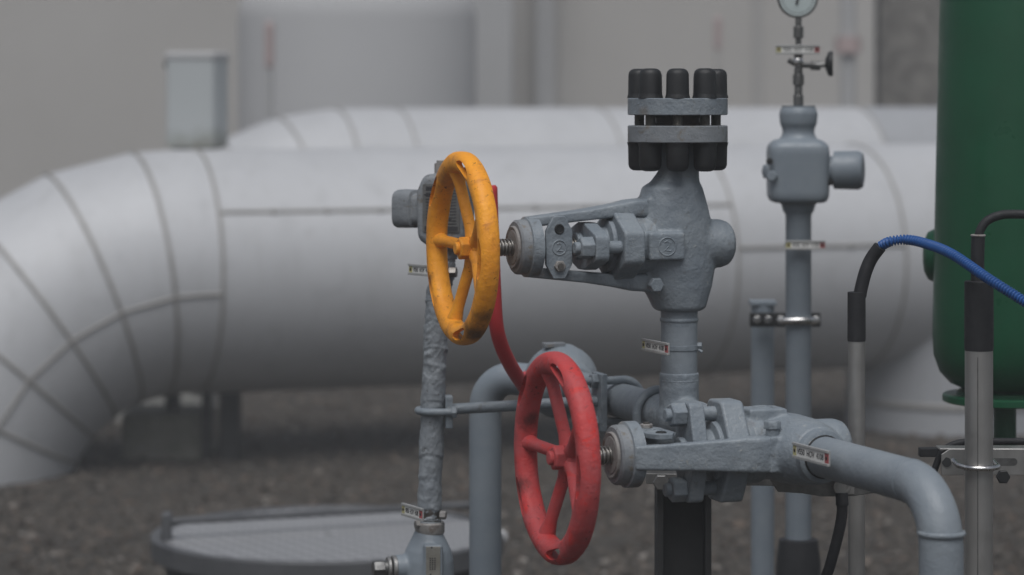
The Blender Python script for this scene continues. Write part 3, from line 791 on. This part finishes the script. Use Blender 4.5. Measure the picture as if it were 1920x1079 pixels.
# ------------------------------------------------------------------ support steel under the lower valve
t = thing('support_post', 'dark square steel post beneath the lower valve', 'post', V3((P(1280, 0, 3.52).x, 3.52, 0)))
zt = 1.3 - (893 - HZ) / F * 3.52
b = MB()
for x, w in ((-.0315, .004), (.0315, .004)): b.box(t.location + V3((x, 0, zt / 2)), w, .034, zt / 2)
b.box(t.location + V3((0, .004, zt / 2)), .0275, .004, zt / 2)
obj('profile', b, 'darkpost', t, bevel=.001)
b = MB(); b.box(t.location + V3((-.004, -.012, zt + .004)), .046, .03, .004); obj('head_plate', b, 'galv', t, bevel=.001)
t = thing('flat_bar', 'galvanised flat bar behind the lower valve', 'bar', P(1320, 897, 3.46))
b = MB(); fb = frame(P(1320, 899, 3.46), Z, V3((1, -.12, 0))); b.box((.02, 0, 0), .095, .003, .0068, fb); obj('bar', b, 'galv', t, bevel=.0008)
for x in (-.055, -.020):
    b = MB(); b.hexn(fb @ V3((x, -.003, -.004)), fb.col[1].to_3d() * -1, .011, .009); obj('nut', b, 'galv', t, bevel=.0005)
t = thing('support_bracket', 'galvanised bracket plate under the drain pipe with earthing bolt', 'bracket', P(1540, 905, 3.33))
Yb = 3.30
pl = [(1425, 890), (1440, 894), (1458, 922), (1505, 925), (1540, 931), (1600, 930), (1640, 924), (1700, 917), (1720, 900), (1700, 880), (1560, 878), (1425, 878)]
poly = [((x - 1540) / F * Yb, -(y - 905) / F * Yb) for x, y in pl]
mb_ = Matrix.Identity(4); o_ = P(1540, 905, Yb)
mb_ = Matrix(((1, 0, 0, o_.x), (0, 0, -1, o_.y), (0, 1, 0, o_.z), (0, 0, 0, 1)))
b = MB(); b.prism(poly, mb_, -.003, .003); obj('plate', b, 'galv', t, bevel=.0008)
b = MB(); b.box((0, 0, 0), .05, .018, .003, Matrix.Translation(P(1500, 877, Yb - .018))); obj('shelf', b, 'galv', t, bevel=.0008)
eb = P(1577, 911, Yb - .003)
b = MB(); b.hexn(eb, V3((-.1, -1, 0)), .011, .010); obj('earth_bolt', b, 'rusty', t, bevel=.0006)
b = MB(); b.cyl(P(1608, 905, Yb - .0032), P(1608, 905, Yb - .0036), .0045); b.box((0, 0, 0), .003, .0012, .011, Matrix.Translation(P(1633, 906, Yb - .005))); b.box((0, 0, 0), .005, .0012, .014, Matrix.Translation(P(1594, 905, Yb - .005))); obj('plate_fittings', b, 'stainless', t)
b = MB(); b.hexn(P(1466, 846, 3.2), Z * -1, .013, .012); b.cyl(P(1466, 840, 3.2), P(1466, 882, 3.2), .008); obj('hanger_bolt', b, 'galv', t, bevel=.0006)
t = thing('earth_cable', 'black earthing cable hanging from the bolt on the bracket', 'cable', eb.copy())
ec = catmull([P(1578, 925, Yb - .016), P(1579, 945, Yb - .018), P(1578, 970, Yb - .018), P(1570, 1010, Yb - .018), P(1556, 1062, Yb - .016), P(1540, 1120, Yb), P(1530, 1300, Yb)], 10)
b = MB(); b.tube(ec, lambda i, a: .0078 if i < 12 else .0068, 16); obj('sheath', b, 'rubber', t)
b = MB(); b.box((0, 0, 0), .0055, .0012, .012, Matrix.Translation(P(1577, 918, Yb - .014))); b.torus(frame(eb + V3((0, -.0105, 0)), V3((0, 1, 0))), .0085, .0025, 24, 8, .0012); obj('cable_lug', b, 'stainless', t)

# ------------------------------------------------------------------ posts, cables and conduit on the right
Y1 = 3.40
pb = V3(((1606 - 960) / F * Y1, Y1, 0)); z1 = 1.3 - (634 - HZ) / F * Y1; z2 = 1.3 - (548 - HZ) / F * Y1
t = thing('conduit_pole', 'thin steel pole with black sleeve and blue conduit emerging from it', 'pole', pb)
b = MB(); b.lathe([(0, .0109), (z1, .0109)], frame(pb, Z), 32); obj('tube', b, 'stainless', t)
b = MB(); b.lathe([(z1 - .004, .0114), (z1, .0117), (z2, .0115), (z2 + .0005, .009)], frame(pb, Z), 32); obj('sleeve', b, 'rubber', t)
t = thing('flexible_conduit', 'blue corrugated conduit arching from the thin pole past the green vessel', 'conduit', P(1612, 548, Y1))
c0 = catmull([P(1612, 556, Y1), P(1615, 540, Y1), P(1623, 510, Y1), P(1634, 485, Y1), P(1650, 463, Y1 - .005)], 12)
b = MB(); b.tube(c0, .0085, 20); obj('rubber_boot', b, 'rubber', t)
c1 = catmull([P(1640, 474, Y1), P(1652, 462, Y1), P(1670, 453, Y1 - .01), P(1700, 450, Y1 - .015), P(1735, 457, Y1 - .035), P(1785, 477, Y1 - .08), P(1850, 521, Y1 - .135), P(1905, 556, Y1 - .165), P(1990, 610, Y1 - .20)], 60)
cum = [0]
for i in range(1, len(c1)): cum.append(cum[-1] + (c1[i] - c1[i - 1]).length)
rs = []; nst = int(cum[-1] / .00068); k = 0
for i in range(nst):
    d = cum[-1] * i / nst
    while cum[k + 1] < d: k += 1
    rs.append(c1[k].lerp(c1[k + 1], (d - cum[k]) / (cum[k + 1] - cum[k])))
b = MB(); b.tube(rs, lambda i, a: .0054 + .0013 * (1, 1, .2, -1, -1, .2)[i % 6], 22); obj('corrugated_tube', b, 'blue', t, smooth=75)

Y2 = 3.32
pb = V3(((1835.5 - 960) / F * Y2, Y2, 0)); z1 = 1.3 - (653 - HZ) / F * Y2; z2 = 1.3 - (527 - HZ) / F * Y2
t = thing('cable_post', 'stainless tube post with black sleeve in front of the green vessel', 'post', pb)
mm = Matrix.Translation(pb) @ Matrix.Rotation(R_(28), 4, 'Z')
b = MB(); b.lathe([(0, .0174), (z1, .0174)], mm, 48); obj('tube', b, 'stainless', t)
b = MB(); b.lathe([(z1 - .003, .0177), (z1 + .001, .0181), (z2 - .001, .0179), (z2, .0165)], mm, 48); obj('sleeve', b, 'rubber', t)
b = MB(); b.box((pb.x - .0045, pb.y - .0168, z1 / 2), .0006, .0006, z1 / 2 - .01); obj('weld_line', b, 'galv', t)
t = thing('black_cable', 'black cable bending out of the sleeved stainless post', 'cable', P(1833, 527, Y2))
c0 = catmull([P(1833, 535, Y2), P(1833, 480, Y2), P(1834, 443, Y2)], 10)
b = MB(); b.tube(c0, .0085, 18); obj('boot', b, 'rubber', t)
c0 = catmull([P(1834, 450, Y2), P(1838, 432, Y2), P(1850, 415, Y2), P(1872, 405, Y2), P(1900, 402, Y2), P(1990, 405, Y2)], 10)
b = MB(); b.tube(c0, .0056, 18); obj('sheath', b, 'rubber', t)
b = MB(); b.torus(frame(P(1834, 442, Y2), Z), .0080, .0016, 28, 8); obj('tape_end', b, 'rusty', t)
# wire clip
t = thing('wire_clip', 'bright bent wire clip holding the stainless post to the slotted rail', 'clip', P(1836, 872, Y2))
cz = 1.3 - (872 - HZ) / F * Y2; cx_ = pb.x
pts = [V3((cx_ - .029, Y2 + .018, cz + .003)), V3((cx_ - .028, Y2 - .010, cz + .001))]
pts += [V3((cx_ + .0235 * sin(a), Y2 - .0235 * cos(a), cz - .0015)) for a in [R_(x) for x in range(-55, 91, 12)]] + [V3((cx_ + .0235, Y2 + .04, cz))]
b = MB(); b.tube(pts, .0033, 12); obj('wire', b, 'bright', t, smooth=60)
# slotted rail
Yr = 3.40
t = thing('slotted_rail', 'slotted stainless rail behind the sleeved post', 'rail', P(1850, 866, Yr))
mr = Matrix(((1, 0, 0, P(1850, 866, Yr).x), (0, 0, -1, Yr), (0, 1, 0, P(1850, 866, Yr).z), (0, 0, 0, 1)))
k_ = Yr / F
b = MB(); b.prism(roundpoly([(-85 * k_, -25 * k_), (170 * k_, -25 * k_), (170 * k_, 24 * k_), (-70 * k_, 24 * k_), (-85 * k_, 14 * k_)], .002), mr, -.002, .002)
b.box((40 * k_, 23 * k_, -.015), 128 * k_, .0012, .015, mr); obj('rail', b, 'stainless', t, bevel=.0006)
for x0 in (28, 110):
    b = MB(); sl = [(x0 * k_ + (22 * k_ if abs(a) <= 90 else -22 * k_) + cos(R_(a)) * 6.5 * k_, sin(R_(a)) * 6.5 * k_) for a in list(range(-90, 91, 18)) + list(range(108, 253, 18))]
    sl = []
    for a in range(-90, 91, 18): sl.append(((x0 + 22) * k_ + cos(R_(a)) * 7 * k_, sin(R_(a)) * 7 * k_))
    for a in range(90, 271, 18): sl.append(((x0 - 22) * k_ + cos(R_(a)) * 7 * k_, sin(R_(a)) * 7 * k_))
    b.prism(sl, mr, .0021, .0024); obj('slot', b, 'galv', t)
b = MB(); b.hexn(P(1880, 894, Yr - .003), V3((0, -1, 0)), .009, .006); obj('rail_bolt', b, 'black', t)
b = MB(); b.cyl(P(1775, 867, Yr - .0021), P(1775, 867, Yr - .003), .006); obj('rail_hole', b, 'black', t)
t = thing('thin_cable', 'thin black cable looping over the slotted rail', 'cable', P(1770, 850, 3.44))
c0 = catmull([P(1745, 905, 3.44), P(1757, 868, 3.44), P(1768, 846, 3.44), P(1788, 834, 3.44), P(1815, 829, 3.44), P(1870, 828, 3.45), P(1990, 829, 3.46)], 10)
b = MB(); b.tube(c0, .0045, 14); obj('sheath', b, 'rubber', t)
b = MB(); b.box((0, 0, 0), .013, .008, .0055, Matrix.Translation(P(1742, 848, 3.45))); obj('connector', b, 'rubber', t, bevel=.001)

# ------------------------------------------------------------------ green vessel
Yg = 4.0; gx = (1884 - 960) / F * Yg
zg = lambda y: 1.3 - (y - HZ) / F * Yg
t = thing('green_vessel', 'dark green cylindrical vessel with domed bottom on a flanged leg', 'vessel', V3((gx, Yg, 0)))
gb = V3((gx, Yg, 0)); lean = V3((.022, 0, 1)).normalized()
gf = frame(V3((gx - .002, Yg, zg(738))), lean)
prof = [(0, .040), (.006, .060), (.014, .080), (.030, .0955), (.055, .1050), (.085, .1075), (.13, .1078), (.9, .1078), (.96, .09), (.98, .03)]
b = MB(); b.lathe(prof, gf, 96); obj('shell', b, 'green', t, smooth=60)
b = MB(); nz = P(1775, 480, Yg + .05)
b.lathe([(-.05, .041), (.018, .041), (.028, .036), (.034, .024), (.036, .008)], frame(nz, V3((-1, .15, 0))), 48); obj('side_nozzle', b, 'green', t, smooth=60)
b = MB(); b.lathe([(zg(754), .0895), (zg(752), .0925), (zg(741), .0925), (zg(739), .0905)], frame(gb, Z), 72); obj('base_flange', b, 'green', t)
b = MB(); b.lathe([(zg(742), .0715), (zg(733), .0715), (zg(728), .062)], frame(gb, Z), 72); obj('base_ring', b, 'green', t)
b = MB(); b.lathe([(zg(853), .017), (zg(752), .017)], frame(gb, Z), 40); obj('leg', b, 'green', t)
t = thing('support_beam', 'dark steel beam on a post carrying the green vessel', 'beam', V3((gx + .25, Yg, 0)))
b = MB(); b.box((gx + .12, Yg, zg(866)), .155, .025, .0100); obj('beam', b, 'darkpost', t, bevel=.001)
b = MB(); b.box((gx + .25, Yg, zg(879) / 2), .025, .025, zg(879) / 2); obj('post', b, 'darkpost', t, bevel=.001)

# ------------------------------------------------------------------ gauge assembly further back
Yq = 4.4; q_ = .88
G = lambda px, py, dy=0: P(px, py, Yq + dy)
gx = (1497 - 960) / F * Yq; g0 = V3((gx, Yq, 0)); gz = lambda y: 1.3 - (y - HZ) / F * Yq
RG = .0212
def gl_(pr): return [(gz(y), r * q_) for y, r in pr]
t = thing('gauge_standpipe', 'grey standpipe with block valve behind the capped flange', 'standpipe', g0)
b = MB(); b.lathe([(0, RG), (gz(405), RG), (gz(385), .027)], frame(g0, Z), 40); obj('pipe', b, 'grey_far', t)
b = MB(); b.lathe([(0, .038), (gz(1060), .037), (gz(1012), .032), (gz(1010), .027)], frame(g0, Z), 40); obj('ground_sleeve', b, 'rubber', t)
b = MB()
b.loft([[V3((gx - .001 + x, Yq + y, z)) for x, y in rrect(.049 * k, .046 * k, .018 * k, 6)] for z, k in ((gz(380), .78), (gz(378), .90), (gz(372), .97), (gz(362), 1), (gz(285), 1.01), (gz(274), .98), (gz(267), .88), (gz(262), .74))])
b.lathe(gl_([(400, .028), (376, .034)]), frame(g0, Z), 40)
b.lathe(gl_([(275, .042), (262, .036), (252, .030), (242, .030), (232, .035), (212, .036), (200, .031)]), frame(g0, Z), 40); obj('valve_block', b, 'grey_far', t, remesh=.0026, sm=8)
b = MB(); b.lathe(gl_([(209, .0315), (199, .0315)]), frame(g0, Z), 40); obj('top_ring', b, 'grey_far', t)
b = MB(); b.lathe([(.044, .023), (.058, .023), (.059, .031), (.099, .032), (.106, .028), (.108, .018)], frame(V3((gx, Yq, gz(319))), V3((.97, -.22, 0))), 40); obj('side_plug', b, 'grey_far', t)
b = MB(); b.hexn(G(1441, 322), V3((-1, -.4, 0)), .013, .007); obj('bleed_screw', b, 'grey_far', t, bevel=.001)
b = MB(); b.hexn(G(1448, 330, -.044), V3((-.3, -1, 0)), .009, .007); obj('bleed_nut', b, 'grey_far', t, bevel=.001)
b = MB(); b.hexn(G(1443, 303, -.044), V3((-.3, -1, 0)), .006, .002); obj('drain_hole', b, 'darkpost', t)
b = MB(); b.hexn(G(1557, 342, -.036), V3((.3, -1, 0)), .006, .004); obj('drain_screw', b, 'darkpost', t)
t = thing('pressure_gauge', 'round pressure gauge with needle valve and black handle on the standpipe', 'gauge', V3((gx, Yq, gz(199))))
b = MB()
for y0, y1, r in ((199, 178, .0095), (178, 160, .0075), (160, 140, .0105), (140, 128, .008), (128, 108, .0065), (108, 84, .0085), (84, 72, .0055), (72, 50, .0095), (50, 30, .006)):
    b.lathe([(gz(y0), r * q_), (gz(y1), r * q_)], frame(g0, Z), 20)
obj('stem', b, 'galv', t, bevel=.001)
b = MB(); b.sphere(G(1496, 117), .0093, 16); obj('valve_body', b, 'bright', t)
b = MB(); b.cyl(G(1490, 120), G(1478, 113), .0044); obj('bleed_plug', b, 'galv', t)
b = MB(); b.cyl(G(1500, 122), G(1524, 123), .0048); b.cyl(G(1520, 123), G(1538, 124), .0075); b.cyl(G(1536, 122), G(1550, 122), .004); obj('valve_spindle', b, 'galv', t)
b = MB(); b.lathe([(0, .007), (.005, .019), (.007, .0207), (.012, .0207), (.013, .019)], frame(G(1547, 120), V3((1, -.12, 0))), 32); obj('handle', b, 'black', t, bevel=.001)
gc = G(1495, -4); face = V3((0, -1, -.03)).normalized()
b = MB(); b.lathe([(-.026, .026), (-.024, .031), (.0035, .0334), (.005, .0338), (.007, .0325), (.007, .030)], frame(gc, face), 56); obj('case', b, 'galv', t)
b = MB(); b.cyl(gc + face * .0066, gc + face * .0075, .030, seg=56); fo = obj('dial', b, 'gauge_face', t)
fm = frame(gc + face * .0077, face, V3((1, 0, 0)))
b = MB()
for k in range(28):
    a = R_(225 - 270 * k / 27 + 180)
    b.box((cos(a) * .0255, sin(a) * .0255, 0), .0008 if k % 3 else .0013, .0007, .0002, fm)
obj('scale_marks', b, 'ink', fo)
b = MB(); b.tube([fm @ V3((.0036, .021, .0006)), fm @ V3((0, 0, .0006)), fm @ V3((-.0018, -.010, .0006))], lambda i, a: (.0009, .0018, .0024)[i], 8); obj('needle', b, 'ink', fo)

Yk = 4.72; k_ = Yk / 5.12
t = thing('clamp_post', 'blue grey tube post with black clamp bar holding the standpipe', 'post', V3((P(1430, 0, Yk).x, Yk, 0)))
zt = 1.3 - (572 - HZ) / F * Yk
b = MB(); x = t.location.x
b.lathe([(0, .0205), (zt, .0205)], frame(V3((x, Yk, 0)), Z), 40); obj('tube', b, 'grey_far', t)
b = MB(); b.box((x, Yk, zt + .004), .023, .021, .004); obj('cap_plate', b, 'grey_far', t, bevel=.001)
b = MB(); b.box((0, 0, 0), .062, .004, .0122, Matrix.Translation(P(1472, 600, Yk - .045))); cb = obj('clamp_bar', b, 'darkpost', t, bevel=.001)
for px in (1419, 1440, 1463, 1530):
    b = MB(); b.hexn(P(px, 600, Yk - .050), V3((0, -1, 0)), .0072, .006); obj('clamp_bolt', b, 'bright', cb)
Ys = Yq - RG - .006
b = MB(); b.tube([P(1463, 602, Yk - .050), P(1466, 602, Ys + .05), P(1474, 602, Ys + .006), P(1497, 602, Ys), P(1518, 602, Ys + .006), P(1527, 602, Ys + .05), P(1530, 602, Yk - .05)], .0062, 14); obj('strap', b, 'bright', cb)

# ------------------------------------------------------------------ identification tags
def id_tag(label, o, d, length, strap=None, w=.0098, text='V050  HOV  4108'):
    d = d.normalized(); n = d.cross(Z).normalized()
    m = Matrix.Identity(4)
    for i in range(3): m[i][0], m[i][1], m[i][2], m[i][3] = d[i], Z[i], n[i], o[i]
    t = thing('pipe_tag', label, 'tag', o, 'printed pipe tags')
    hl = length / 2
    b = MB(); b.box((0, 0, 0), hl, w, .0010, m); b.box((0, w - .0014, .0016), hl, .0016, .0016, m); b.box((0, -w + .0014, .0016), hl, .0016, .0016, m); obj('holder', b, 'holder', t, bevel=.0004)
    b = MB(); b.box((0, 0, .0015), hl - .009, w - .0032, .0004, m); obj('label_strip', b, 'white', t)
    b = MB(); b.box((-hl + .0048, 0, .0015), .0040, w - .0032, .00042, m); obj('yellow_end', b, 'yellow', t)
    b = MB(); b.box((hl - .0048, 0, .0015), .0040, w - .0032, .00042, m); obj('red_end', b, 'redlab', t)
    for x in (-hl + .0048, hl - .0048):
        b = MB(); b.cyl(m @ V3((x, 0, .0018)), m @ V3((x, 0, .0024)), .0022, seg=14); obj('rivet', b, 'gasket', t)
    lettering(text, m @ Matrix.Translation((0, -.0002, .0021)), w * 1.12, t, fit=length - .0225)
    if strap:
        c, ax, r = strap
        b = MB(); b.lathe([(-.0032, r + .0006), (-.003, r + .0012), (.003, r + .0012), (.0032, r + .0006)], frame(c, ax), 48); obj('strap', b, 'grey', t)
    return t
td = V3((.42, -.9, 0))
sc_ = V3((CA.x, CA.y, 1.3 - (651 - HZ) / F * 3.55))
ta = id_tag('printed tag strapped to the riser pipe below the orange wheel valve', P(1230, 650.5, 3.52), V3((.40, -.92, 0)), .076, (sc_, Z, RP), .0080)
b = MB(); b.hexn(sc_ + V3((RP, -.004, .002)), V3((1, -.2, 0)), .005, .006); b.cyl(sc_ + V3((RP + .001, -.006, -.003)), sc_ + V3((RP + .006, -.008, -.006)), .002); obj('strap_buckle', b, 'grey', ta)
id_tag('printed tag hanging at the mouth of the drain pipe on the lower valve', P(1522, 852, 3.105), V3((.38, -.925, 0)), .086, None, .0090)
id_tag('printed tag on the clip at the foot of the taped pipe', P(774.5, 960, 3.66), V3((.50, -.87, 0)), .060, None, .0085)
id_tag('printed tag half hidden behind the left rim of the orange wheel', P(793, 507, 3.68), V3((.62, -.78, 0)), .062, None, .0075)
id_tag('printed tag just below the pressure gauge', P(1496, 93.5, Yq - .02), V3((1, -.05, 0)), .072, None, .0075)
id_tag('printed tag across the standpipe at mid height', P(1510, 460, Yq - .035), V3((1, -.05, 0)), .065, (V3((g0.x, Yq, gz(460))), Z, RG), .0075)

# ------------------------------------------------------------------ mist
hm = bpy.data.materials.new('mist'); hm.use_nodes = True
hm.node_tree.nodes.clear()
ho = hm.node_tree.nodes.new('ShaderNodeOutputMaterial'); hv = hm.node_tree.nodes.new('ShaderNodeVolumePrincipled')
hv.inputs['Color'].default_value = (.93, .95, .97, 1); hv.inputs['Density'].default_value = HAZE
hm.node_tree.links.new(hv.outputs[0], ho.inputs['Volume'])
b = MB(); b.box((0, 18, 2.25), 31, 31, 3.25); hz = obj('haze', b, hm, smooth=0); hz['kind'] = 'stuff'
hz['label'] = 'thin grey mist hanging over the yard'; hz['category'] = 'mist'

# ------------------------------------------------------------------ light, sky, camera
EL, AZ = R_(62), R_(186)
w = bpy.data.worlds.new('World'); S.world = w; w.use_nodes = True
nt = w.node_tree; bg = nt.nodes['Background']
sky = nt.nodes.new('ShaderNodeTexSky'); sky.sky_type = 'NISHITA'; sky.sun_disc = False
sky.sun_elevation = EL; sky.sun_rotation = AZ; sky.air_density = 1.0; sky.dust_density = 3.0; sky.ozone_density = 1.0
hs = nt.nodes.new('ShaderNodeHueSaturation'); hs.inputs['Saturation'].default_value = .5
nt.links.new(sky.outputs[0], hs.inputs['Color']); nt.links.new(hs.outputs[0], bg.inputs['Color'])
bg.inputs['Strength'].default_value = .05
sl = bpy.data.lights.new('Sun', 'SUN'); sl.energy = 1.5; sl.angle = R_(45); sl.color = (.99, .99, 1)
so = bpy.data.objects.new('Sun', sl); COL.objects.link(so)
sd = V3((sin(AZ) * cos(EL), cos(AZ) * cos(EL), sin(EL)))
so.rotation_euler = sd.to_track_quat('Z', 'Y').to_euler(); so.location = sd * 20

cam = bpy.data.cameras.new('Camera'); co = bpy.data.objects.new('Camera', cam); COL.objects.link(co)
co.location = (0, 0, H); co.rotation_euler = (R_(90), 0, 0)
cam.sensor_width = 36; cam.lens = F * 36 / 1920; cam.shift_y = -(539.5 - HZ) / 1920
cam.clip_start = .1; cam.clip_end = 500
cam.dof.use_dof = True; cam.dof.focus_distance = 3.36; cam.dof.aperture_fstop = 5.0
S.camera = co
S.view_settings.view_transform = 'Standard'; S.view_settings.look = 'None'
S.view_settings.exposure = 0.62; S.view_settings.gamma = 1
